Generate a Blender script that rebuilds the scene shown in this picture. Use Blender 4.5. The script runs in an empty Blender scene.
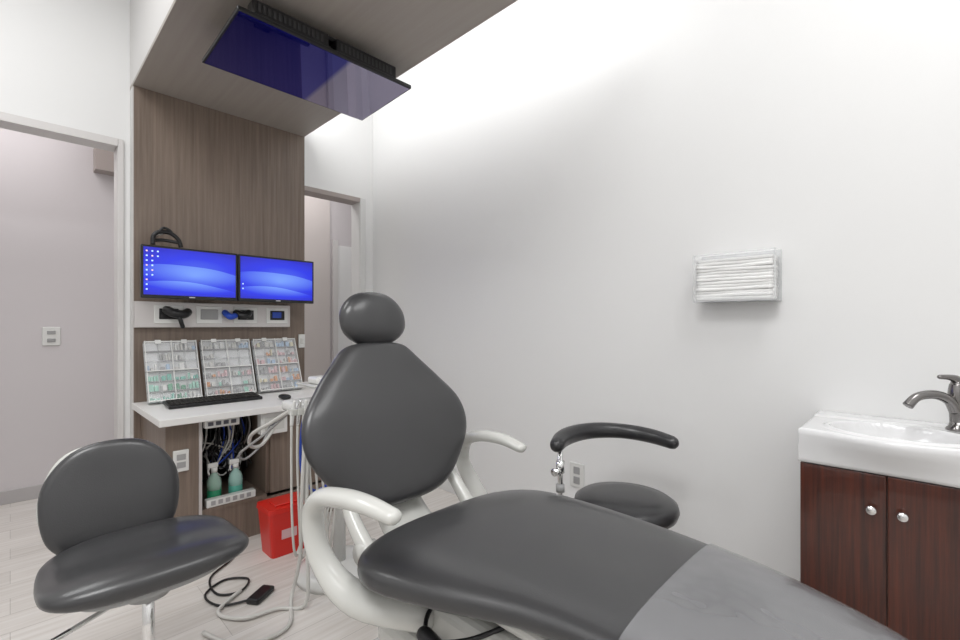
import bpy, bmesh, math, random
from mathutils import Vector, Matrix
random.seed(4)
V=Vector
scene=bpy.context.scene
scene.view_settings.view_transform='Standard'
scene.view_settings.look='None'
scene.view_settings.exposure=0.0
H=1.2
# ------------------------------------------------------------ materials
def mat(name,col,rough=.5,metal=0,bump=0,bscale=200,emit=None,es=1,coat=0,alpha=1,trans=0,var=0,vscale=6,ior=1.45,bd=.002):
    m=bpy.data.materials.new(name); m.use_nodes=True
    nt=m.node_tree; b=nt.nodes['Principled BSDF']
    b.inputs['Base Color'].default_value=(*col,1)
    b.inputs['Roughness'].default_value=rough
    b.inputs['Metallic'].default_value=metal
    b.inputs['Coat Weight'].default_value=coat
    b.inputs['Coat Roughness'].default_value=.18
    b.inputs['Alpha'].default_value=alpha
    b.inputs['Transmission Weight'].default_value=trans
    b.inputs['IOR'].default_value=ior
    if emit:
        b.inputs['Emission Color'].default_value=(*emit,1); b.inputs['Emission Strength'].default_value=es
    tc=nt.nodes.new('ShaderNodeTexCoord')
    if bump:
        n=nt.nodes.new('ShaderNodeTexNoise'); n.inputs['Scale'].default_value=bscale
        nt.links.new(tc.outputs['Object'],n.inputs['Vector'])
        bp=nt.nodes.new('ShaderNodeBump'); bp.inputs['Strength'].default_value=bump; bp.inputs['Distance'].default_value=bd
        nt.links.new(n.outputs['Fac'],bp.inputs['Height']); nt.links.new(bp.outputs['Normal'],b.inputs['Normal'])
    if var:
        n=nt.nodes.new('ShaderNodeTexNoise'); n.inputs['Scale'].default_value=vscale
        nt.links.new(tc.outputs['Object'],n.inputs['Vector'])
        r=nt.nodes.new('ShaderNodeValToRGB')
        r.color_ramp.elements[0].position=.3; r.color_ramp.elements[1].position=.7
        r.color_ramp.elements[0].color=(*[c*(1-var) for c in col],1); r.color_ramp.elements[1].color=(*[min(1,c*(1+var)) for c in col],1)
        nt.links.new(n.outputs['Fac'],r.inputs['Fac']); nt.links.new(r.outputs['Color'],b.inputs['Base Color'])
    return m
def wood(name,c1,c2,scale=(60,60,2.2),rough=.45,coat=0):
    m=bpy.data.materials.new(name); m.use_nodes=True
    nt=m.node_tree; b=nt.nodes['Principled BSDF']; b.inputs['Roughness'].default_value=rough; b.inputs['Coat Weight'].default_value=coat
    tc=nt.nodes.new('ShaderNodeTexCoord'); mp=nt.nodes.new('ShaderNodeMapping'); mp.inputs['Scale'].default_value=scale
    n=nt.nodes.new('ShaderNodeTexNoise'); n.inputs['Scale'].default_value=1; n.inputs['Detail'].default_value=6; n.inputs['Roughness'].default_value=.65
    r=nt.nodes.new('ShaderNodeValToRGB'); r.color_ramp.elements[0].position=.3; r.color_ramp.elements[1].position=.7
    r.color_ramp.elements[0].color=(*c1,1); r.color_ramp.elements[1].color=(*c2,1)
    nt.links.new(tc.outputs['Object'],mp.inputs['Vector']); nt.links.new(mp.outputs['Vector'],n.inputs['Vector'])
    nt.links.new(n.outputs['Fac'],r.inputs['Fac']); nt.links.new(r.outputs['Color'],b.inputs['Base Color'])
    return m
M={}
M['wall']=mat('wall_paint',(.80,.80,.795),.6,bump=.05,bscale=300)
M['hall']=mat('hall_paint',(.62,.585,.595),.6,bump=.05,bscale=300)
M['halldark']=mat('hall_taupe',(.38,.33,.31),.6)
M['hallmid']=mat('hall_accent_paint',(.62,.57,.55),.6)
M['ceil']=mat('ceiling_paint',(.85,.85,.85),.7)
M['trim']=mat('trim_paint',(.66,.64,.63),.4)
M['base']=mat('baseboard_vinyl',(.45,.43,.43),.45)
M['basew']=mat('baseboard_white',(.7,.7,.69),.45)
M['panel']=wood('panel_laminate',(.135,.100,.078),(.235,.182,.145),(50,50,1.5),.42)
M['soffit']=wood('soffit_laminate',(.33,.292,.26),(.362,.327,.293),(30,1.2,30),.45)
M['soffside']=mat('soffit_side',(.66,.65,.64),.55)
M['mahog']=wood('mahogany',(.022,.005,.003),(.10,.021,.009),(90,90,3),.28,.3)
M['leather']=mat('grey_vinyl',(.038,.038,.040),.33,bump=.2,bscale=350,var=.06,vscale=4,coat=.4)
M['leather2']=mat('dark_vinyl',(.022,.022,.024),.34,bump=.2,bscale=350,coat=.3)
M['cover']=mat('clear_vinyl_cover',(.25,.25,.26),.12,alpha=.68,coat=1,bump=.8,bscale=6,bd=.02)
M['white']=mat('white_plastic',(.72,.72,.70),.25,coat=.4)
M['offw']=mat('offwhite_plastic',(.60,.60,.57),.25,coat=.5)
M['grey']=mat('grey_plastic',(.35,.35,.35),.4)
M['black']=mat('black_plastic',(.012,.012,.013),.35)
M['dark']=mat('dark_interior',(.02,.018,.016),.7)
M['chrome']=mat('chrome',(.8,.8,.8),.12,1)
M['alu']=mat('brushed_aluminium',(.62,.62,.62),.32,1,bump=.1,bscale=80)
M['aluL']=mat('satin_aluminium',(.60,.57,.56),.35,.3)
M['nickel']=mat('satin_nickel',(.25,.24,.235),.16,1)
M['ceramic']=mat('ceramic',(.76,.76,.765),.07,coat=.6)
M['desk']=mat('desk_laminate',(.76,.75,.73),.35)
M['red']=mat('red_plastic',(.62,.02,.012),.35,coat=.2)
M['green']=mat('green_liquid',(.03,.28,.14),.2)
M['teal']=mat('teal_liquid',(.12,.45,.36),.2)
M['palegreen']=mat('pale_green_plastic',(.30,.62,.50),.3)
M['paleblue']=mat('pale_blue_plastic',(.38,.52,.70),.3)
M['blue']=mat('blue_plastic',(.02,.07,.45),.35)
M['pink']=mat('pale_pink_plastic',(.66,.42,.44),.35)
M['yellow']=mat('pale_yellow_plastic',(.68,.62,.42),.35)
M['orange']=mat('orange_plastic',(.62,.26,.08),.35)
M['clear']=mat('clear_plastic',(.95,.96,.97),.06,alpha=.12)
M['clear2']=mat('frosted_plastic',(.9,.92,.93),.15,alpha=.30)
M['organback']=mat('organizer_back_plastic',(.78,.79,.80),.3)
M['paper']=mat('paper',(.86,.86,.85),.8)
M['paper2']=mat('paper_greyer',(.80,.80,.79),.8)  # slightly darker paper for some towels and the door sign
M['label']=mat('label_text',(.1,.1,.12),.6)
M['hose']=mat('hose_grey',(.60,.59,.56),.4)
M['lamp']=mat('lamp_diffuser',(.9,.9,.9),.5,emit=(1,1,1),es=2.5)
M['icon']=mat('icon_glow',(.5,.7,.9),.5,emit=(.45,.65,1),es=.7)
M['icon2']=mat('icon_glow_warm',(.8,.6,.3),.5,emit=(.7,.5,.5),es=.8)
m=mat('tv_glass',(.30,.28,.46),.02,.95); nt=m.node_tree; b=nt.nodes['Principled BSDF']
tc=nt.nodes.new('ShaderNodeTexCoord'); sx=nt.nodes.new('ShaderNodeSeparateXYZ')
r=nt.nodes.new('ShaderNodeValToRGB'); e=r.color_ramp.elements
e[0].position=0; e[0].color=(0,0,.020,1); e[1].position=.60; e[1].color=(.01,.009,.018,1); q=e.new(.57); q.color=(.0,.0,.040,1)  # faint blue glow added to one half to deepen the painted reflection
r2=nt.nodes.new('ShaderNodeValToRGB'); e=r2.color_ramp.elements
e[0].position=.57; e[0].color=(.09,.09,.27,1); e[1].position=.60; e[1].color=(.42,.39,.52,1)  # reflection painted into the glass colour: dark blue half, paler purple half
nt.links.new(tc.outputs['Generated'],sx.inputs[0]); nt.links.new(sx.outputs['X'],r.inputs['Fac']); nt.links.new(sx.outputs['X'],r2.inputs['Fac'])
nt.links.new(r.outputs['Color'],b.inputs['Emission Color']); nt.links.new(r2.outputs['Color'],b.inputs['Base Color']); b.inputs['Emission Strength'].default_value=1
M['tvscreen']=m
m=bpy.data.materials.new('floor_planks'); m.use_nodes=True; nt=m.node_tree; b=nt.nodes['Principled BSDF']; b.inputs['Roughness'].default_value=.35
tc=nt.nodes.new('ShaderNodeTexCoord'); mp=nt.nodes.new('ShaderNodeMapping')
br=nt.nodes.new('ShaderNodeTexBrick'); br.inputs['Scale'].default_value=1; br.inputs['Brick Width'].default_value=1.2; br.inputs['Row Height'].default_value=.16
br.inputs['Mortar Size'].default_value=.0013; br.inputs['Color1'].default_value=(.69,.655,.62,1); br.inputs['Color2'].default_value=(.61,.575,.54,1); br.inputs['Mortar'].default_value=(.45,.42,.39,1)
mp2=nt.nodes.new('ShaderNodeMapping'); mp2.inputs['Scale'].default_value=(2.5,40,1)
n=nt.nodes.new('ShaderNodeTexNoise'); n.inputs['Scale'].default_value=1; n.inputs['Detail'].default_value=5
mx=nt.nodes.new('ShaderNodeMixRGB'); mx.blend_type='OVERLAY'; mx.inputs['Fac'].default_value=.45
nt.links.new(tc.outputs['Object'],mp.inputs['Vector']); nt.links.new(mp.outputs['Vector'],br.inputs['Vector'])
nt.links.new(tc.outputs['Object'],mp2.inputs['Vector']); nt.links.new(mp2.outputs['Vector'],n.inputs['Vector'])
nt.links.new(br.outputs['Color'],mx.inputs['Color1']); nt.links.new(n.outputs['Fac'],mx.inputs['Color2']); nt.links.new(mx.outputs['Color'],b.inputs['Base Color'])
M['floor']=m
def desktop():
    m=bpy.data.materials.new('monitor_desktop'); m.use_nodes=True; nt=m.node_tree; b=nt.nodes['Principled BSDF']
    b.inputs['Base Color'].default_value=(.005,.005,.02,1); b.inputs['Roughness'].default_value=.35
    tc=nt.nodes.new('ShaderNodeTexCoord')
    mp=nt.nodes.new('ShaderNodeMapping'); mp.inputs['Location'].default_value=(-.60,0,-.75); mp.inputs['Scale'].default_value=(1.15,0,1.7)
    g=nt.nodes.new('ShaderNodeTexGradient'); g.gradient_type='SPHERICAL'
    mp2=nt.nodes.new('ShaderNodeMapping'); mp2.inputs['Location'].default_value=(-.35,0,1.1); mp2.inputs['Scale'].default_value=(1.0,0,1.0)
    w=nt.nodes.new('ShaderNodeTexWave'); w.wave_type='RINGS'; w.rings_direction='SPHERICAL'; w.wave_profile='SAW'; w.inputs['Scale'].default_value=.9; w.inputs['Distortion'].default_value=1.2; w.inputs['Detail'].default_value=1
    mul=nt.nodes.new('ShaderNodeMath'); mul.operation='MULTIPLY'
    r=nt.nodes.new('ShaderNodeValToRGB'); e=r.color_ramp.elements
    e[0].position=0; e[0].color=(.016,.018,.55,1); e[1].position=.85; e[1].color=(.20,.38,1,1)
    e2=e.new(.3); e2.color=(.018,.035,.80,1)
    nt.links.new(tc.outputs['Generated'],mp.inputs['Vector']); nt.links.new(mp.outputs['Vector'],g.inputs['Vector'])
    nt.links.new(tc.outputs['Generated'],mp2.inputs['Vector']); nt.links.new(mp2.outputs['Vector'],w.inputs['Vector'])
    ad=nt.nodes.new('ShaderNodeMath'); ad.operation='MULTIPLY_ADD'; ad.inputs[1].default_value=.5; ad.inputs[2].default_value=.6
    nt.links.new(w.outputs['Fac'],ad.inputs[0]); nt.links.new(g.outputs['Fac'],mul.inputs[0]); nt.links.new(ad.outputs[0],mul.inputs[1])
    nt.links.new(mul.outputs[0],r.inputs['Fac']); nt.links.new(r.outputs['Color'],b.inputs['Emission Color']); b.inputs['Emission Strength'].default_value=1.0
    return m
M['desktop']=desktop()
# ------------------------------------------------------------ geometry helpers
def group(name,loc=(0,0,0)):
    e=bpy.data.objects.new(name,None); e.empty_display_size=.1; e.location=loc; scene.collection.objects.link(e); return e
def addmesh(name,bm,m,parent=None,smooth=False):
    me=bpy.data.meshes.new(name); bmesh.ops.recalc_face_normals(bm,faces=bm.faces); bm.to_mesh(me); bm.free()
    if smooth:
        for p in me.polygons: p.use_smooth=True
    o=bpy.data.objects.new(name,me); scene.collection.objects.link(o); me.materials.append(M[m] if isinstance(m,str) else m)
    if parent:
        o.parent=parent; o.matrix_parent_inverse=Matrix.Translation(-V(parent.location))
    return o
def box(name,lo,hi,m,parent=None,bev=0,X=None,seg=2):
    bm=bmesh.new(); bmesh.ops.create_cube(bm,size=1)
    c=[(lo[i]+hi[i])/2 for i in range(3)]; s=[abs(hi[i]-lo[i]) for i in range(3)]
    for v in bm.verts: v.co=V((v.co.x*s[0]+c[0],v.co.y*s[1]+c[1],v.co.z*s[2]+c[2]))
    if bev: bmesh.ops.bevel(bm,geom=bm.edges[:],offset=bev,segments=seg,affect='EDGES',profile=.5)
    if X is not None: bmesh.ops.transform(bm,matrix=X,verts=bm.verts)
    return addmesh(name,bm,m,parent,smooth=False)
def cm(P,t):
    n=len(P)-1; f=min(max(t,0),1)*n; i=min(int(f),n-1); u=f-i
    g=lambda k:P[min(max(k,0),n)]
    a,b_,c,d=g(i-1),g(i),g(i+1),g(i+2)
    return .5*((2*b_)+(c-a)*u+(2*a-5*b_+4*c-d)*u*u+(3*b_-a-3*c+d)*u**3)
def rings(name,R,m,parent,cap=True,X=None):
    bm=bmesh.new(); vs=[[bm.verts.new(p) for p in r] for r in R]; n=len(R[0])
    for i in range(len(R)-1):
        for j in range(n):
            k=(j+1)%n
            bm.faces.new((vs[i][j],vs[i][k],vs[i+1][k],vs[i+1][j]))
    if cap:
        bm.faces.new(vs[0][::-1]); bm.faces.new(vs[-1])
    if X is not None: bmesh.ops.transform(bm,matrix=X,verts=bm.verts)
    return addmesh(name,bm,m,parent,True)
def sweep(name,pts,r,m,parent=None,seg=10,steps=6,rx=1,smooth=True,roundend=False,flat=None):
    P=[V(p) for p in pts]; N=(len(P)-1)*steps if smooth else len(P)-1
    rr=r if isinstance(r,(list,tuple)) else [r]*len(P)
    C=[cm(P,i/N) if smooth else P[i] for i in range(N+1)]
    RR=[max(1e-4,cm(rr,i/N)) if smooth else rr[i] for i in range(N+1)]
    R=[]; up=None
    for i in range(N+1):
        t=(C[min(i+1,N)]-C[max(i-1,0)]).normalized()
        if up is None:
            up=V((0,0,1)) if abs(t.z)<.9 else V((1,0,0))
            if flat is not None: up=V(flat)
        up=(up-t*up.dot(t)).normalized(); sd=t.cross(up)
        R.append((C[i],up.copy(),sd,RR[i],t))
    rg=[]
    def ring(c,u,s,q): return [c+u*math.sin(a)*q+s*math.cos(a)*q*rx for a in [2*math.pi*j/seg for j in range(seg)]]
    if roundend:
        c,u,s,q,t=R[0]
        for k in (80,60,35):
            a=math.radians(k); rg.append(ring(c-t*q*math.sin(a),u,s,q*math.cos(a)))
    for c,u,s,q,t in R: rg.append(ring(c,u,s,q))
    if roundend:
        c,u,s,q,t=R[-1]
        for k in (35,60,80):
            a=math.radians(k); rg.append(ring(c+t*q*math.sin(a),u,s,q*math.cos(a)))
    return rings(name,rg,m,parent)
def cyl(name,p0,p1,r,m,parent=None,r2=None,seg=24):
    return sweep(name,[p0,p1],[r,r if r2 is None else r2],m,parent,seg=seg,smooth=False)
def lathe(name,c,prof,m,parent=None,seg=40):
    R=[[V((c[0]+r*math.cos(2*math.pi*j/seg),c[1]+r*math.sin(2*math.pi*j/seg),c[2]+z)) for j in range(seg)] for r,z in prof]
    return rings(name,R,m,parent)
def cushion(name,pts,W,T,m,parent,across=(1,0,0),n=2.6,curl=0,rows=40,seg=44,p=6,pe=.5,s0=0,s1=1,grow=0):
    P=[V(q) for q in pts]; A=V(across).normalized(); R=[]
    for i in range(rows+1):
        s=.5-.5*math.cos(math.pi*i/rows); S=s0+(s1-s0)*s
        c=cm(P,S); d=(cm(P,min(S+.01,1))-cm(P,max(S-.01,0))).normalized(); N=A.cross(d).normalized()
        E=max(max(0,1-abs(2*S-1)**p)**pe,.03)
        w=cm(W,S)*E+grow; t=cm(T,S)*(E**.8)+grow
        ring=[]
        for j in range(seg):
            a=2*math.pi*j/seg; ca,sa=math.cos(a),math.sin(a)
            x=w*math.copysign(abs(ca)**(2/n),ca); z=t*math.copysign(abs(sa)**(2/n),sa)
            ring.append(c+A*x+N*(z+curl*x*x))
        R.append(ring)
    return rings(name,R,m,parent)
# ------------------------------------------------------------ room shell
RX=2.21; BY=3.46; CZ=3.35; LX=-1.5; FY=-1.4; HY=4.42; T=.12
box('floor',(LX-.1,FY-.1,-.06),(3.6,HY+.1,0),'floor')
box('ceiling',(LX-.1,FY-.1,CZ),(RX+.1,BY+T,CZ+.08),'ceil')
box('wall_right',(RX,FY,0),(RX+T,BY+T,CZ),'wall')
box('wall_left',(LX-T,FY,0),(LX,BY+T,CZ),'wall')
box('wall_front',(LX-T,FY-T,0),(RX+T,FY,CZ),'wall')
g=group('wall_back',(0,BY,0))
box('segment_left',(LX,BY,0),(-.62,BY+T,CZ),'wall',g)
box('segment_over_left_door',(-.62,BY,2.28),(.46,BY+T,CZ),'wall',g)
box('segment_middle',(.46,BY,0),(1.56,BY+T,CZ),'wall',g)
box('segment_over_right_door',(1.56,BY,2.26),(2.09,BY+T,CZ),'wall',g)
box('segment_right',(2.09,BY,0),(RX,BY+T,CZ),'wall',g)
g=group('trim_1',(0,BY,0))
box('casing_right',(.449,BY-.015,0),(.475,BY-.0005,2.31),'trim',g,.002)
box('jamb_right',(.447,BY-.0005,0),(.4595,BY+T+.01,2.279),'trim',g)
box('casing_head',(-.65,BY-.015,2.265),(.448,BY-.0005,2.31),'trim',g,.002)
box('jamb_head',(-.62,BY-.0005,2.267),(.446,BY+T+.01,2.2795),'trim',g)
box('casing_left',(-.65,BY-.015,0),(-.621,BY-.0005,2.264),'trim',g,.003)
g=group('trim_2',(1.8,BY,0))
box('casing_right',(2.078,BY-.015,0),(2.13,BY-.0005,2.28),'basew',g,.002)
box('jamb_right',(2.076,BY-.0005,0),(2.0895,BY+T+.01,2.259),'basew',g)
box('casing_head',(1.555,BY-.015,2.243),(2.077,BY-.0005,2.28),'halldark',g,.002)
box('jamb_head',(1.561,BY-.0005,2.245),(2.075,BY+T+.01,2.2595),'halldark',g)
# hallway
box('wall_hallway',(-2.6,HY,0),(3.6,HY+T,2.75),'hall')
box('wall_hallway_end',(3.5,BY+T,0),(3.6,HY,2.75),'hallmid')
box('wall_hallway_side',(-2.6,BY+T,0),(-2.5,HY,2.75),'hall')
box('ceiling_hallway',(-2.6,BY+T,2.75),(3.6,HY+T,2.83),'ceil')
box('baseboard_hallway',(-2.5,HY-.012,0),(1.29,HY,.09),'base',None,.003)
box('baseboard_right',(RX-.012,.32,0),(RX,BY,.09),'basew',None,.003)
box('trim_3',(.43,HY-.12,2.33),(1.29,HY,2.5),'halldark')
box('wall_hallway_accent',(1.3,HY-.02,0),(2.3,HY-.0005,2.749),'hallmid')
g=group('door_1',(2.7,HY,0))
box('leaf',(2.38,HY-.03,0.01),(3.1,HY-.001,2.03),'wall',g,.004)
box('frame',(2.33,HY-.04,0),(2.38,HY-.001,2.08),'trim',g)
box('sign',(2.52,HY-.036,1.50),(2.62,HY-.03,1.60),'paper2',g)
# soffit + panel
g=group('ceiling_soffit',(1.03,2.1,2.62))
box('underside',(.507,.8,2.62),(1.55,BY-.001,2.64),'soffit',g)
box('body',(.507,.8,2.64),(1.55,BY-.001,2.74),'soffside',g)
box('cove_lamp',(1.46,.85,2.741),(1.50,BY-.05,2.753),'lamp',g)
box('upstand',(.507,.8,2.74),(.60,BY-.001,CZ-.001),'soffside',g)
g=group('wood_wall_panel',(1.03,3.4,1.3))
box('panel_face',(.512,3.36,0),(1.55,3.375,2.619),'panel',g)
box('panel_core',(.507,3.3755,0),(1.55,BY-.001,2.619),'soffside',g)
# ------------------------------------------------------------ ceiling TV
g=group('ceiling_tv',(1.075,2.25,2.48))
X=Matrix.Translation(V((1.082,2.25,2.472)))@Matrix.Rotation(math.radians(-2.2),4,'X')
hx,hy=.438,.25
box('bezel',(-hx,-hy,0),(hx,hy,.02),'black',g,.004,X)
box('screen',(-hx+.009,-hy+.009,-.0015),(hx-.009,hy-.009,.002),'tvscreen',g,0,X)
box('rear_housing',(-hx+.07,-hy+.06,.019),(hx-.07,hy-.12,.075),'black',g,.012,X)
for k in range(2):
    a=-hx+.06+k*.38
    box('vent_block_%d'%k,(a,-hy+.004,.018),(a+.34,-hy+.07,.083),'black',g,.006,X)
    for q in range(14): box('vent_slot',(a+.02+q*.0215,-hy+.001,.032),(a+.031+q*.0215,-hy+.006,.066),'leather',g,0,X)
box('mount_plate',(.95,2.1,2.60),(1.2,2.4,2.6195),'black',g)
for a in (.98,1.15): box('mount_arm',(a,2.12,2.53),(a+.03,2.38,2.605),'black',g)
# ------------------------------------------------------------ monitors
def monitor(x0,name):
    g=group(name,(x0+.25,3.15,1.5)); x1=x0+.5; z0,z1=1.352,1.652; y=3.13
    box('bezel',(x0,y,z0),(x1,y+.03,z1),'black',g,.004)
    box('screen',(x0+.012,y-.0012,z0+.020),(x1-.012,y+.002,z1-.012),'desktop',g)
    box('rear_shell',(x0+.06,y+.028,z0+.04),(x1-.06,y+.06,z1-.05),'black',g,.01)
    box('vesa_arm',(x0+.2,y+.06,z0+.1),(x0+.3,3.3595,z0+.18),'black',g)
    box('logo',(x0+.235,y-.001,z0+.008),(x0+.265,y+.001,z0+.014),'alu',g)
    return g
g=monitor(.507,'computer_monitor')
for r in range(9):
    for c in range(3 if r<2 else (1 if r>5 else 2)):
        box('icon',(.53+c*.026,3.1278,1.614-r*.027),(.538+c*.026,3.129,1.622-r*.027),'icon' if (r*2+c)%3 else 'icon2',g)
g=monitor(1.012,'computer_monitor')
for r in range(2):
    box('icon',(1.035,3.1278,1.46-r*.03),(1.043,3.129,1.468-r*.03),'icon',g)
g=group('headset',(.63,3.3,1.7))
sweep('band',[(.575,3.20,1.665),(.578,3.20,1.715),(.605,3.20,1.742),(.66,3.20,1.742),(.70,3.20,1.71),(.715,3.20,1.665)],.012,'black',g)
sweep('strap',[(.58,3.21,1.69),(.63,3.22,1.70),(.71,3.20,1.69)],.010,'black',g)
sweep('lamp_stem',[(.60,3.20,1.735),(.625,3.20,1.768),(.655,3.2,1.76),(.67,3.2,1.74)],.008,'black',g)
cyl('hook',(.62,3.3595,1.735),(.62,3.2,1.735),.006,'alu',g)
# accessory rail
g=group('accessory_rail',(.95,3.3,1.26))
box('rail',(.507,3.31,1.185),(1.42,3.3595,1.34),'aluL',g,.004)
for i,a in enumerate((.60,.82,1.04,1.25)):
    box('plate',(a,3.303,1.21),(a+.15,3.311,1.32),'white',g,.004)
    box('recess',(a+.025,3.300,1.235),(a+.125,3.304,1.30),'black' if i!=1 else 'grey',g,.003)
sweep('black_holder',[(.66,3.28,1.29),(.69,3.24,1.27),(.74,3.25,1.265),(.77,3.29,1.28)],.026,'black',g,roundend=True)
sweep('black_tail',[(.71,3.24,1.26),(.72,3.23,1.225),(.735,3.25,1.19)],.012,'black',g,roundend=True)
sweep('blue_holder',[(.98,3.28,1.28),(1.0,3.25,1.255),(1.03,3.26,1.26)],.020,'blue',g,roundend=True)
sweep('black_holder_2',[(1.05,3.28,1.28),(1.09,3.25,1.26),(1.12,3.27,1.28)],.024,'black',g,roundend=True)
box('usb_card',(1.29,3.295,1.25),(1.35,3.304,1.29),'blue',g)
# ------------------------------------------------------------ desk
g=group('workstation_desk',(1.0,3.0,.74))
box('desktop',(.50,2.64,.705),(1.55,3.359,.74),'desk',g,.003)
box('front_panel_left',(.545,2.74,.0),(.70,2.76,.705),'panel',g)
box('side_left',(.545,2.76,0),(.565,3.359,.705),'panel',g)
box('divider',(.68,2.76,.0),(.6995,3.3,.705),'panel',g)
box('divider_right',(1.04,2.76,.22),(1.06,3.3,.705),'panel',g)
box('front_panel_right',(1.06,2.74,.22),(1.50,2.76,.705),'panel',g)
box('side_right',(1.5,2.74,0),(1.52,3.359,.705),'panel',g)
box('shelf',(.70,2.74,.20),(1.04,3.3,.22),'panel',g)
box('toe',(.70,2.745,0),(1.5,2.765,.20),'panel',g)
box('edge_strip',(.692,2.733,.0),(.706,2.7395,.705),'aluL',g)
box('interior_back',(.70,3.3,.22),(1.5,3.31,.705),'dark',g)
box('interior_shelf',(.70,3.0,.46),(1.04,3.3,.475),'dark',g)
g=group('power_strip',(.8,2.75,.66))
box('body',(.712,2.70,.655),(.88,2.739,.70),'white',g,.004)
for i in range(4): box('label',(.725+i*.037,2.698,.668),(.75+i*.037,2.701,.688),'label',g)
g=group('junction_box',(1.05,2.72,.6))
box('body',(.985,2.68,.575),(1.135,2.739,.70),'white',g,.006)
box('face',(1.005,2.677,.60),(1.115,2.681,.675),'offw',g,.002)
box('label',(1.02,2.675,.625),(1.07,2.678,.65),'label',g)
g=group('wall_outlet',(.6,2.73,.5))
box('plate',(.575,2.725,.45),(.645,2.7395,.56),'white',g,.004)
for k in (.47,.51): box('socket',(.59,2.723,k),(.63,2.726,k+.03),'grey',g,.002)
def bottle(name,x,y,z,m):
    g=group(name,(x,y,z))
    lathe('body',(x,y,z),[(.004,0),(.034,.0),(.036,.01),(.036,.10),(.030,.13),(.013,.155),(.013,.17)],m,g,24)
    lathe('upper_clear',(x,y,z),[(.037,.07),(.037,.102),(.031,.132),(.0145,.157),(.0145,.165)],'clear2',g,24)
    cyl('collar',(x,y,z+.165),(x,y,z+.19),.016,'white',g)
    box('spray_head',(x-.035,y-.012,z+.19),(x+.018,y+.012,z+.215),'white',g,.005)
    sweep('trigger',[(x-.02,y,z+.195),(x-.03,y,z+.175),(x-.025,y,z+.155)],.005,'white',g)
bottle('spray_bottle',.79,2.83,.2205,'green')
bottle('spray_bottle',.90,2.83,.2205,'teal')
g=group('power_bar',(.84,2.76,.25)); box('bar',(.73,2.742,.2205),(.98,2.788,.262),'white',g,.005)
for i in range(6): box('outlet',(.75+i*.036,2.740,.232),(.772+i*.036,2.743,.255),'grey',g)
g=group('router_box',(.8,3.1,.52)); box('body',(.74,3.05,.4755),(.92,3.2,.52),'black',g,.006); box('light',(.76,3.048,.495),(.78,3.051,.50),'green',g)
g=group('under_desk_cables',(.85,2.9,.5))
for i in range(30):
    x=.72+random.random()*.28; x2=.72+random.random()*.28; y=2.94+random.random()*.05
    mid=.28+random.random()*.25
    sweep('cable_%d'%i,[(x,y,.70),(x+.08*(random.random()-.5),y-.02,.55),(.5*(x+x2)+.1*(random.random()-.5),y-.04,mid),(x2,y,.40+.15*random.random())],.0045,random.choice(['black','black','grey','hose','blue','hose','black']),g,seg=6)
for i in range(4):
    x=.73+i*.07
    sweep('drop_%d'%i,[(x,2.92,.70),(x+.02,2.90,.55),(x-.02,2.90,.46),(x+.03,2.90,.52),(x+.05,2.91,.70)],.005,'black' if i%2 else 'hose',g,seg=6)
# organisers
for i,(a,b_) in enumerate(((.55,.82),(.845,1.135),(1.16,1.45))):
    g=group('organizer_box',((a+b_)/2,3.2,.9)); w=b_-a; hh=.375
    X=Matrix.Translation(V((a,3.165,.757)))@Matrix.Rotation(math.radians(-22),4,'X')
    box('back',(0,.036,0),(w,.04,hh),'organback',g,0,X)
    box('lid',(0,-.001,0),(w,.001,hh),'clear',g,0,X)
    for q in (0,w-.004): box('side',(q,0,0),(q+.004,.036,hh),'clear2',g,0,X)
    for q in (0,hh-.004): box('rail',(0,0,q),(w,.036,q+.004),'clear2',g,0,X)
    for q in (.004,hh/2-.003,hh-.010): box('lid_rib',(0,-.004,q),(w,-.001,q+.006),'white',g,0,X)
    for q in (0,w-.005,w/2-.002): box('lid_rib',(q,-.004,0),(q+.005,-.001,hh),'white',g,0,X)
    for q in range(1,4): box('divider_v',(w*q/4,.004,0),(w*q/4+.002,.036,hh),'clear2',g,0,X)
    nr=6
    for q in range(1,nr): box('divider_h',(0,.006,hh*q/nr),(w,.036,hh*q/nr+.002),'grey' if q%2 else 'clear2',g,0,X)
    for q in (.25,.75): box('latch',(w*q-.015,-.006,hh-.02),(w*q+.015,.004,hh+.004),'white',g,0,X)
    for r in range(nr):
        for c in range(4):
            low=(r<3)
            if random.random()<(.95 if low else .7):
                pal={0:['palegreen','teal','palegreen','green','white'] if low else ['grey','white','hose','paleblue'],1:['offw','grey','pink','orange','palegreen'] if low else ['hose','white','grey','paleblue'],2:['yellow','grey','hose','orange','paleblue','pink']}[i]
                n_=random.choice((2,3,4)); cw=(w/4-.010)/n_
                base=random.choice(pal)
                for k in range(n_):
                    ht=.016+random.random()*.032; x_=w*c/4+.006+k*cw
                    box('content',(x_,.010,hh*r/nr+.004),(x_+cw*random.uniform(.55,.9),.034,hh*r/nr+.004+ht),base if random.random()<.7 else random.choice(pal),g,.002,X,1)
# keyboard & mouse
g=group('keyboard',(.82,3.0,.75))
X=Matrix.Translation(V((.60,2.94,.7405)))@Matrix.Rotation(math.radians(5),4,'X')
box('case',(0,0,0),(.49,.15,.018),'black',g,.004,X)
for r in range(5):
    for c in range(20): box('key',(.012+c*.0235,.012+r*.026,.018),(.031+c*.0235,.033+r*.026,.024),'dark',g,0,X)
g=group('computer_mouse',(1.2,2.85,.75)); cushion('shell',[(1.19,2.80,.753),(1.19,2.86,.757),(1.19,2.90,.753)],[.028,.03,.028],[.012,.015,.012],'black',g,p=3,rows=14,seg=20)
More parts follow.
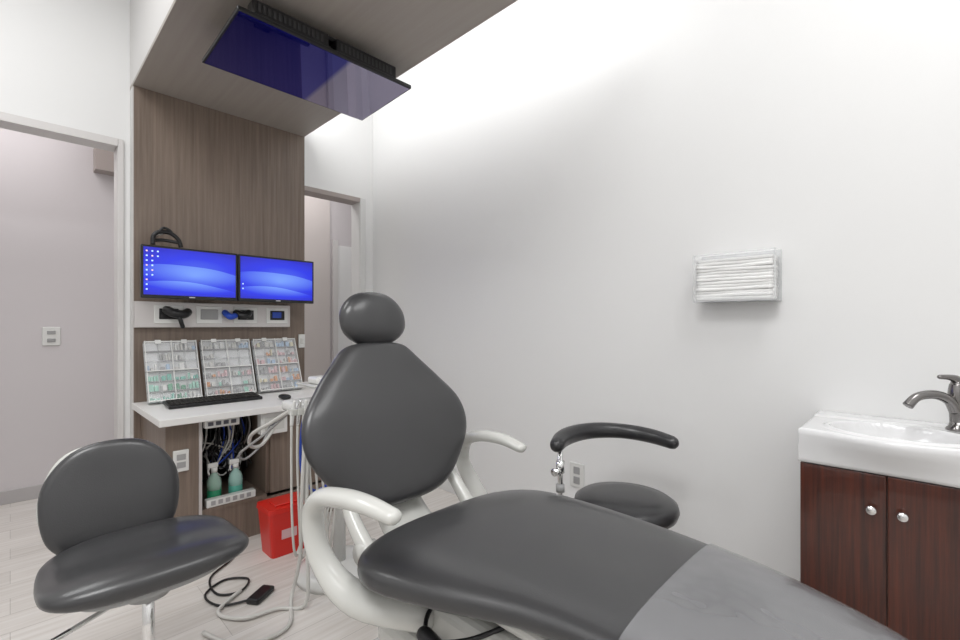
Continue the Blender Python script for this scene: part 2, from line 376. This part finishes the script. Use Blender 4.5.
# ------------------------------------------------------------ sharps bin
g=group('sharps_container',(1.0,2.45,.15))
def frus(name,c,a,b_,h,m,g,z=0):
    R=[]
    for t in (0,.02,.5,1):
        sx,sy=(a[0]+(b_[0]-a[0])*t)/2,(a[1]+(b_[1]-a[1])*t)/2; r=.02; ring=[]
        for (qx,qy,s) in ((1,1,0),(-1,1,90),(-1,-1,180),(1,-1,270)):
            for k in (0,30,60,90):
                an=math.radians(s+k); ring.append(V((c[0]+qx*(sx-r)+r*math.cos(an),c[1]+qy*(sy-r)+r*math.sin(an),z+h*t)))
        R.append(ring)
    o=rings(name,R,m,g)
    for p in o.data.polygons: p.use_smooth=False
    return o
frus('bin',(1.03,2.47),(.19,.15),(.225,.18),.23,'red',g)
frus('lid',(1.03,2.47),(.235,.19),(.23,.185),.025,'red',g,.23)
box('flap',(.96,2.41,.255),(1.10,2.51,.265),'red',g,.004)
box('label',(.98,2.386,.09),(1.06,2.391,.16),'pink',g)
# ------------------------------------------------------------ delivery cart
g=group('delivery_cart',(1.1,2.05,0))
lathe('base',(1.12,2.05,0),[(.01,0),(.20,0),(.20,.03),(.16,.05),(.03,.06)],'white',g)
cyl('column',(1.12,2.05,.05),(1.12,2.05,.84),.03,'white',g)
box('control_head',(.88,1.98,.80),(1.22,2.16,.85),'white',g,.02,seg=4)
box('tray',(.97,2.0,.905),(1.20,2.18,.917),'white',g,.005)
box('tray_lip',(.965,1.995,.912),(1.205,2.185,.922),'offw',g,.004)
box('water_unit',(.99,2.02,.922),(1.10,2.12,.955),'white',g,.012,seg=3)
cyl('tray_post',(1.12,2.08,.84),(1.12,2.08,.91),.012,'chrome',g)
for i in range(6):
    x=.865+i*.024; y=2.00-.006*i
    sweep('handpiece_%d'%i,[(x,y-.03,.87),(x-.005,y-.02,.82),(x-.01,y-.02,.76)],[.007,.010,.007],'chrome' if i%2 else 'white',g)
    box('holder_%d'%i,(x-.014,y-.035,.805),(x+.010,y+.01,.835),'offw',g,.004)
    d=.02*i
    sweep('hose_%d'%i,[(x-.01,y-.02,.76),(x-.015,y-.03,.60),(x-.02+d*.3,y-.05,.36-.03*i),(x+.0,y-.04,.20-.02*i),(x+.06,y+.0,.26),(1.1,2.04,.45)],.0055,'hose',g,seg=8)
sweep('blue_tube',[(.93,2.02,.80),(.925,2.04,.68),(.935,2.05,.52),(1.0,2.06,.42),(1.1,2.06,.45)],.007,'blue',g,seg=8)
sweep('suction_hose',[(.89,2.05,.82),(.85,2.2,.74),(.83,2.38,.66),(.86,2.48,.58),(.95,2.58,.55),(1.05,2.676,.60)],.009,'hose',g)
sweep('suction_hose_2',[(.90,2.08,.81),(.84,2.25,.68),(.80,2.45,.56),(.86,2.55,.50),(.96,2.6,.55),(1.03,2.676,.62)],.006,'grey',g)
sweep('floor_hose',[(.93,1.98,.80),(.90,1.93,.5),(.89,1.9,.2),(.87,1.88,.02),(.78,1.95,.012),(.66,1.98,.012),(.6,2.1,.012),(.72,2.2,.012)],.008,'hose',g)
sweep('floor_hose_2',[(.915,1.97,.80),(.88,1.93,.5),(.88,1.95,.2),(.85,1.97,.02),(.76,1.80,.012),(.60,1.82,.012),(.52,2.0,.012)],.008,'hose',g)
g=group('foot_control',(.75,1.95,0))
X=Matrix.Translation(V((.77,2.1,0)))@Matrix.Rotation(.6,4,'Z')
box('pedal',(-.06,-.03,0),(.06,.03,.025),'black',g,.008,X)
sweep('cord',[(.72,2.1,.01),(.62,2.15,.008),(.60,2.28,.008),(.70,2.35,.008),(.78,2.28,.008),(.72,2.2,.008),(.64,2.25,.008),(.66,2.42,.008),(.80,2.55,.008),(.85,2.73,.008)],.005,'black',g,seg=6)
# ------------------------------------------------------------ dental chair
g=group('dental_chair',(.98,.9,0))
seatP=[(.95,1.12,.578),(.972,.97,.580),(1.015,.80,.577),(1.055,.62,.577),(1.065,.45,.577),(1.055,.28,.575),(1.035,.12,.568),(1.015,-.02,.558),(1.0,-.14,.548)]
seatW=[.355,.378,.355,.312,.285,.265,.238,.20,.16]
seatT=[.052,.058,.055,.050,.046,.043,.04,.036,.03]
cushion('seat_and_legrest',seatP,seatW,seatT,'leather',g,n=2.9,p=12,rows=60,seg=60)
cushion('foot_cover',seatP,seatW,seatT,'cover',g,n=2.9,p=12,rows=40,seg=60,s0=.525,s1=1,grow=.006)
bx=.948
backP=[(bx,1.265,.60),(bx,1.31,.69),(bx,1.35,.79),(bx,1.39,.89),(bx,1.435,.99),(bx+.005,1.47,1.07),(bx+.01,1.495,1.13)]
backW=[.165,.262,.328,.324,.252,.178,.13]
cushion('backrest',backP,backW,[.035,.045,.05,.05,.045,.04,.035],'leather',g,n=2.5,curl=.25,p=14,rows=50,seg=50)
bp=[(p[0],p[1]+.045,p[2]-.01) for p in backP]
cushion('back_shell',bp,[w*.9 for w in backW],[.03]*7,'offw',g,n=2.5,curl=.25,p=12)
cushion('headrest',[(.965,1.495,1.122),(.965,1.505,1.182),(.965,1.52,1.25),(.965,1.53,1.325)],[.115,.136,.136,.115],[.045,.055,.055,.045],'leather',g,n=2.1,curl=.4,p=2.9,rows=30)
box('headrest_bar',(.94,1.53,.95),(.99,1.55,1.2),'chrome',g,.004)
near=[(.615,.88,.758),(.595,.96,.770),(.578,1.05,.767),(.564,1.135,.745),(.560,1.165,.68),(.572,1.13,.58),(.62,1.04,.50),(.76,.95,.45)]
sweep('armrest_left',near,[.018,.021,.023,.024,.022,.024,.032,.04],'offw',g,seg=20,rx=1.4,roundend=True)
far=[(1.35,1.10,.735),(1.355,1.20,.75),(1.36,1.33,.74),(1.375,1.43,.695),(1.38,1.45,.61),(1.37,1.38,.53),(1.30,1.25,.48),(1.16,1.1,.46)]
sweep('armrest_right',far,[.018,.021,.023,.024,.024,.027,.034,.04],'offw',g,seg=20,rx=1.4,roundend=True)
box('seat_pan',(.79,.15,.495),(1.25,1.06,.53),'offw',g,.015,seg=3)
box('chassis',(.76,.35,.36),(1.19,1.25,.49),'offw',g,.03,seg=4)
sweep('back_link',[(.965,1.18,.47),(.965,1.30,.52),(.965,1.38,.62),(.965,1.46,.80)],[.05,.05,.045,.04],'offw',g,seg=12,rx=2)
for nm,x in (('left',.745),('right',1.185)):
    sweep('hinge_'+nm,[(x,1.10,.48),(x,1.20,.53),(x,1.30,.62),(x+(.03 if x<1 else -.03),1.36,.70)],[.026,.026,.022,.018],'offw',g,seg=12,roundend=True)
    cyl('hinge_cap_'+nm,(x-.03,1.20,.52),(x+.03,1.20,.52),.03,'offw',g)
sweep('lift_arm',[(.98,.55,.40),(.98,.75,.25),(.98,.98,.10)],[.08,.08,.09],'white',g,seg=16,rx=1.6)
sweep('lift_arm_2',[(.98,.95,.40),(.98,1.05,.25),(.98,1.15,.10)],[.06,.06,.07],'white',g,seg=16,rx=1.6)
cushion('floor_plate',[(.98,.35,.035),(.98,.7,.045),(.98,1.1,.045),(.98,1.45,.035)],[.22,.25,.25,.22],[.032,.045,.045,.032],'white',g,n=4,p=10)
box('base_cover',(.70,.60,.25),(1.2,1.10,.40),'offw',g,.04,seg=4)
sweep('black_hose',[(.80,.92,.50),(.73,.90,.46),(.70,.84,.45),(.74,.76,.47),(.80,.70,.50)],.006,'black',g)
sweep('junction',[(.70,.87,.45),(.70,.82,.44)],.020,'black',g,roundend=True)
# ------------------------------------------------------------ operator stool
g=group('operator_stool',(.24,1.5,0))
cx,cy=.260,1.50; dz=.056
cushion('seat',[(cx,cy-.18,.518+dz),(cx,cy-.12,.53+dz),(cx,cy,.522+dz),(cx,cy+.10,.526+dz),(cx,cy+.20,.526+dz)],[.19,.218,.222,.21,.175],[.028,.036,.034,.034,.028],'leather',g,n=2.5,p=5,rows=40)
cushion('seat_shell',[(cx,cy-.15,.488+dz),(cx,cy,.488+dz),(cx,cy+.14,.492+dz)],[.15,.17,.14],[.015]*3,'grey',g,n=2.5,p=5)
bx=.214
cushion('backrest',[(bx,1.685,.535),(bx,1.70,.60),(bx,1.72,.68),(bx,1.74,.76),(bx,1.755,.855)],[.11,.148,.163,.155,.115],[.025,.032,.035,.032,.025],'leather',g,n=2.3,curl=.5,p=5,rows=40)
cushion('back_shell',[(bx-.002,1.715,.54),(bx-.002,1.755,.68),(bx-.002,1.79,.845)],[.12,.163,.12],[.02]*3,'offw',g,n=2.3,curl=.5,p=5,rows=30)
sweep('back_bracket',[(cx,cy,.475+dz),(cx,cy+.18,.465+dz),(bx,1.78,.50),(bx,1.805,.58),(bx,1.785,.68)],.014,'offw',g,rx=2)
cyl('mechanism',(cx,cy,.42+dz),(cx,cy,.48+dz),.05,'grey',g)
cyl('gas_lift',(cx,cy,.25),(cx,cy,.45+dz),.014,'chrome',g)
cyl('lift_sleeve',(cx,cy,.07),(cx,cy,.28),.026,'chrome',g)
sweep('height_lever',[(cx,cy,.45+dz),(cx-.12,cy-.08,.45+dz),(cx-.2,cy-.12,.445+dz)],.006,'chrome',g,roundend=True)
def star(g,cx,cy,R,a0):
    for k in range(5):
        a=math.radians(a0+72*k); dx,dy=math.cos(a),math.sin(a)
        sweep('leg_%d'%k,[(cx+dx*.02,cy+dy*.02,.115),(cx+dx*R*.5,cy+dy*R*.5,.10),(cx+dx*R,cy+dy*R,.068)],[.022,.018,.014],'chrome',g,roundend=True)
        c=V((cx+dx*R,cy+dy*R,.027)); t=V((-dy,dx,0))
        for s in (-1,1): cyl('caster',c+t*s*.008,c+t*s*.024,.027,'black',g,seg=18)
        cyl('caster_stem',c,c+V((0,0,.04)),.007,'chrome',g)
star(g,cx,cy,.25,20)
# ------------------------------------------------------------ assistant stool
g=group('assistant_stool',(1.69,.84,0))
cx,cy=1.70,.855
lathe('seat',(cx,cy,.528),[(.005,0),(.12,-.001),(.175,-.008),(.195,-.022),(.200,-.042),(.192,-.064),(.17,-.075),(.01,-.075)],'leather2',g,48)
cyl('seat_plate',(cx,cy,.42),(cx,cy,.455),.12,'grey',g)
cyl('gas_lift',(cx,cy,.08),(cx,cy,.43),.022,'chrome',g)
star(g,cx,cy,.25,10)
arc=[]
for k in range(9):
    a=math.radians(118-k*17.2); r=.264
    arc.append((cx-.006+r*math.cos(a),cy+r*math.sin(a),.706+.018*math.sin(k/8*math.pi)))
sweep('torso_bar',arc,[.030,.036,.037,.036,.035,.033,.032,.031,.028],'leather2',g,seg=18,roundend=True,steps=5)
px,py=cx-.006+.26*math.cos(math.radians(108)),cy+.26*math.sin(math.radians(108))
cyl('bar_post',(px,py,.42),(px,py,.685),.011,'chrome',g)
cyl('post_collar',(px,py,.58),(px,py,.63),.018,'chrome',g)
cyl('post_knob',(px-.045,py,.59),(px,py,.59),.016,'chrome',g)
cyl('post_clamp',(px,py,.50),(px,py,.53),.018,'grey',g)
sweep('post_bracket',[(cx,cy,.435),(cx-.05,cy+.14,.43),(px,py,.43)],.012,'chrome',g)
# ------------------------------------------------------------ small wall items
g=group('wall_outlet',(RX,1.4,.36))
box('plate',(RX-.008,1.35,.295),(RX-.0005,1.44,.43),'white',g,.003)
for k in (.315,.37): box('socket',(RX-.010,1.375,k),(RX-.007,1.415,k+.04),'grey',g,.002)
g=group('light_switch',(.2,HY,1.12))
box('plate',(.155,HY-.01,1.055),(.25,HY-.0005,1.185),'white',g,.004)
box('button',(.18,HY-.016,1.135),(.225,HY-.009,1.16),'grey',g,.003)
box('button_2',(.18,HY-.016,1.08),(.225,HY-.009,1.105),'grey',g,.003)
g=group('light_switch',(1.53,3.35,1.08))
box('plate',(1.50,3.345,1.03),(1.548,3.3595,1.13),'white',g,.003)
box('button',(1.512,3.342,1.06),(1.536,3.346,1.10),'offw',g,.002)
# ------------------------------------------------------------ towel dispenser
g=group('paper_towel_dispenser',(2.15,.58,1.4))
y0,y1=.425,.735; xa=2.10
box('back_plate',(RX-.006,y0,1.30),(RX-.0005,y1,1.51),'clear2',g)
box('front_plate',(xa,y0,1.30),(xa+.003,y1,1.335),'clear',g)
for zz in (1.30,1.501): box('front_edge',(xa-.001,y0,zz),(xa+.005,y1,zz+.004),'clear2',g)
for yy in (y0,y1-.004): box('front_edge_v',(xa-.001,yy,1.30),(xa+.005,yy+.004,1.505),'clear2',g)
box('front_upper',(xa,y0,1.47),(xa+.003,y1,1.505),'clear',g)
for y in (y0,y1-.004): box('side_plate',(xa,y,1.30),(RX-.001,y+.004,1.505),'clear',g)
box('bottom_plate',(xa,y0,1.298),(RX-.001,y1,1.303),'clear2',g)
nl=13; pit=.0135
for k in range(nl):
    z=1.305+k*pit; j=random.uniform(-.003,.003); ph=random.random()*6; am=random.uniform(.0005,.002)
    R=[]
    for q in range(17):
        y=y0+.010+(y1-y0-.020)*q/16; dz=am*math.sin(q*.3+ph)
        fx=xa+.008+j+.0015*math.sin(q*.4+k*1.7); h=pit*1.12
        ring=[V((fx+.005,y,z+dz)),V((fx+.002,y,z+dz+h*.10)),V((fx+.0005,y,z+dz+h*.25)),V((fx,y,z+dz+h*.5)),V((fx+.0005,y,z+dz+h*.75)),V((fx+.002,y,z+dz+h*.90)),V((fx+.005,y,z+dz+h)),V((RX-.008,y,z+dz+h)),V((RX-.008,y,z+dz))]
        R.append(ring)
    rings('towel_%d'%k,R,'paper' if k%4 else 'paper2',g)
# ------------------------------------------------------------ sink vanity
g=group('sink_cabinet',(2.0,.09,0))
cx0,cy0,cy1=1.83,-.135,.30; zt=.75
box('carcass',(cx0+.02,cy0,.0),(RX-.0005,cy1,zt),'mahog',g)
mid=(cy0+cy1)/2+.002
box('door_left',(cx0,mid+.002,.06),(cx0+.0195,cy1,zt-.004),'mahog',g,.002)
box('door_right',(cx0,cy0,.06),(cx0+.0195,mid-.002,zt-.004),'mahog',g,.002)
for y,zz in ((mid+.035,.642),(mid-.035,.642)):
    cyl('knob_stem',(cx0,y,zz),(cx0-.014,y,zz),.005,'chrome',g)
    sweep('knob',[(cx0-.012,y,zz),(cx0-.020,y,zz),(cx0-.027,y,zz)],[.010,.0145,.012],'chrome',g,seg=20)
g=group('wash_basin',(2.0,.09,.8))
def sink():
    bm=bmesh.new(); NX,NY=90,120; X0,X1=1.82,RX-.001; Y0,Y1=-.18,.304; top=.862; grid=[]
    ecx,ecy,ea,eb=1.93,.065,.125,.165
    def xfront(y):
        t=(y-ecy)/.17
        return X0-.048*math.exp(-t*t*1.2)
    for i in range(NX+1):
        row=[]
        for j in range(NY+1):
            y=Y0+(Y1-Y0)*j/NY
            xf=xfront(y)
            x=xf+(X1-xf)*i/NX
            d=math.sqrt(((x-ecx)/ea)**2+((y-ecy)/eb)**2)
            zz=top
            if d<1: zz=top-.10*(1-d**4)
            if .97<=d<1.14: zz=max(zz,top-.004)+.007*math.sin((d-.97)/.17*math.pi) if d>=1 else zz
            if x>2.09 : zz+=.005*min(1,(x-2.09)/.02)
            if i==0 or j==0 or j==NY: zz-=.006
            elif i==1 or j==1 or j==NY-1: zz-=.0015
            row.append(bm.verts.new((x,y,zz)))
        grid.append(row)
    for i in range(NX):
        for j in range(NY): bm.faces.new((grid[i][j],grid[i+1][j],grid[i+1][j+1],grid[i][j+1]))
    per=[grid[0][j] for j in range(NY+1)]+[grid[i][NY] for i in range(1,NX+1)]+[grid[NX][j] for j in range(NY-1,-1,-1)]+[grid[i][0] for i in range(NX-1,0,-1)]
    prev=per
    for (z,f) in ((.84,0),(.815,.3),(.785,.8),(.762,1),(.7505,1.1)):
        cur=[]
        for v in per:
            xf=xfront(v.co.y); ins=0
            if v.co.x<xf+.002: ins=(X0+.002-xf)*f
            cur.append(bm.verts.new((v.co.x+ins,v.co.y,z)))
        for k in range(len(per)):
            l=(k+1)%len(per); bm.faces.new((prev[k],prev[l],cur[l],cur[k]))
        prev=cur
    bm.faces.new(prev)
    addmesh('ceramic_basin',bm,'ceramic',g,True)
sink()
lathe('drain',(1.93,.065,.7635),[(.001,.003),(.018,.004),(.022,.0)],'chrome',g,20)
g=group('faucet',(2.07,-.075,.87))
fx,fy=2.07,-.07
lathe('base_ring',(fx,fy,.870),[(.001,0),(.028,0),(.028,.006),(.021,.014),(.018,.03)],'nickel',g,28)
sweep('body',[(fx,fy,.872),(fx,fy,.93),(fx,fy,.98),(fx+.002,fy,1.015)],[.018,.020,.023,.019],'nickel',g,seg=20)
sweep('spout',[(fx-.005,fy+.005,.93),(fx-.025,fy+.02,.965),(fx-.06,fy+.052,.983),(fx-.095,fy+.09,.976),(fx-.115,fy+.112,.948)],[.016,.015,.014,.013,.014],'nickel',g,seg=18)
sweep('lever',[(fx,fy,1.01),(fx-.003,fy+.003,1.028),(fx-.02,fy+.018,1.036),(fx-.045,fy+.04,1.038)],[.018,.014,.009,.007],'nickel',g,seg=16,roundend=True)
# ------------------------------------------------------------ lights
def area(name,loc,rot,sx,sy,p,col=(1,1,1)):
    l=bpy.data.lights.new(name,'AREA'); l.shape='RECTANGLE'; l.size=sx; l.size_y=sy; l.energy=p; l.color=col
    o=bpy.data.objects.new(name,l); o.location=loc; o.rotation_euler=rot; scene.collection.objects.link(o); return o
for i,(x,y,p) in enumerate(((-.5,.2,44),(-.5,2.3,22),(1.2,-.4,22))):
    g=group('ceiling_light',(x,y,CZ)); box('panel',(x-.6,y-.45,CZ-.03),(x+.6,y+.45,CZ-.0005),'basew',g)
    area('ceiling_lamp_%d'%i,(x,y,CZ-.035),(0,0,0),1.15,.85,p)
area('cove_light',(1.50,2.15,2.82),(0,math.radians(-118),0),.08,2.5,12)
for x in (-.3,1.7):
    area('hall_lamp',(x,4.0,2.74),(0,0,0),1.2,.4,8,(1,.98,.98))
w=bpy.data.worlds.new('world'); scene.world=w; w.use_nodes=True; w.node_tree.nodes['Background'].inputs[0].default_value=(1,1,1,1); w.node_tree.nodes['Background'].inputs[1].default_value=.4
# ------------------------------------------------------------ camera
cd=bpy.data.cameras.new('camera'); cam=bpy.data.objects.new('camera',cd); scene.collection.objects.link(cam)
cd.sensor_width=36; cd.lens=36*458/960; cd.shift_y=5/960; cd.clip_start=.02
cam.location=(0,0,H); cam.rotation_euler=(math.radians(90),0,-math.atan2(.716,.698))
scene.camera=cam
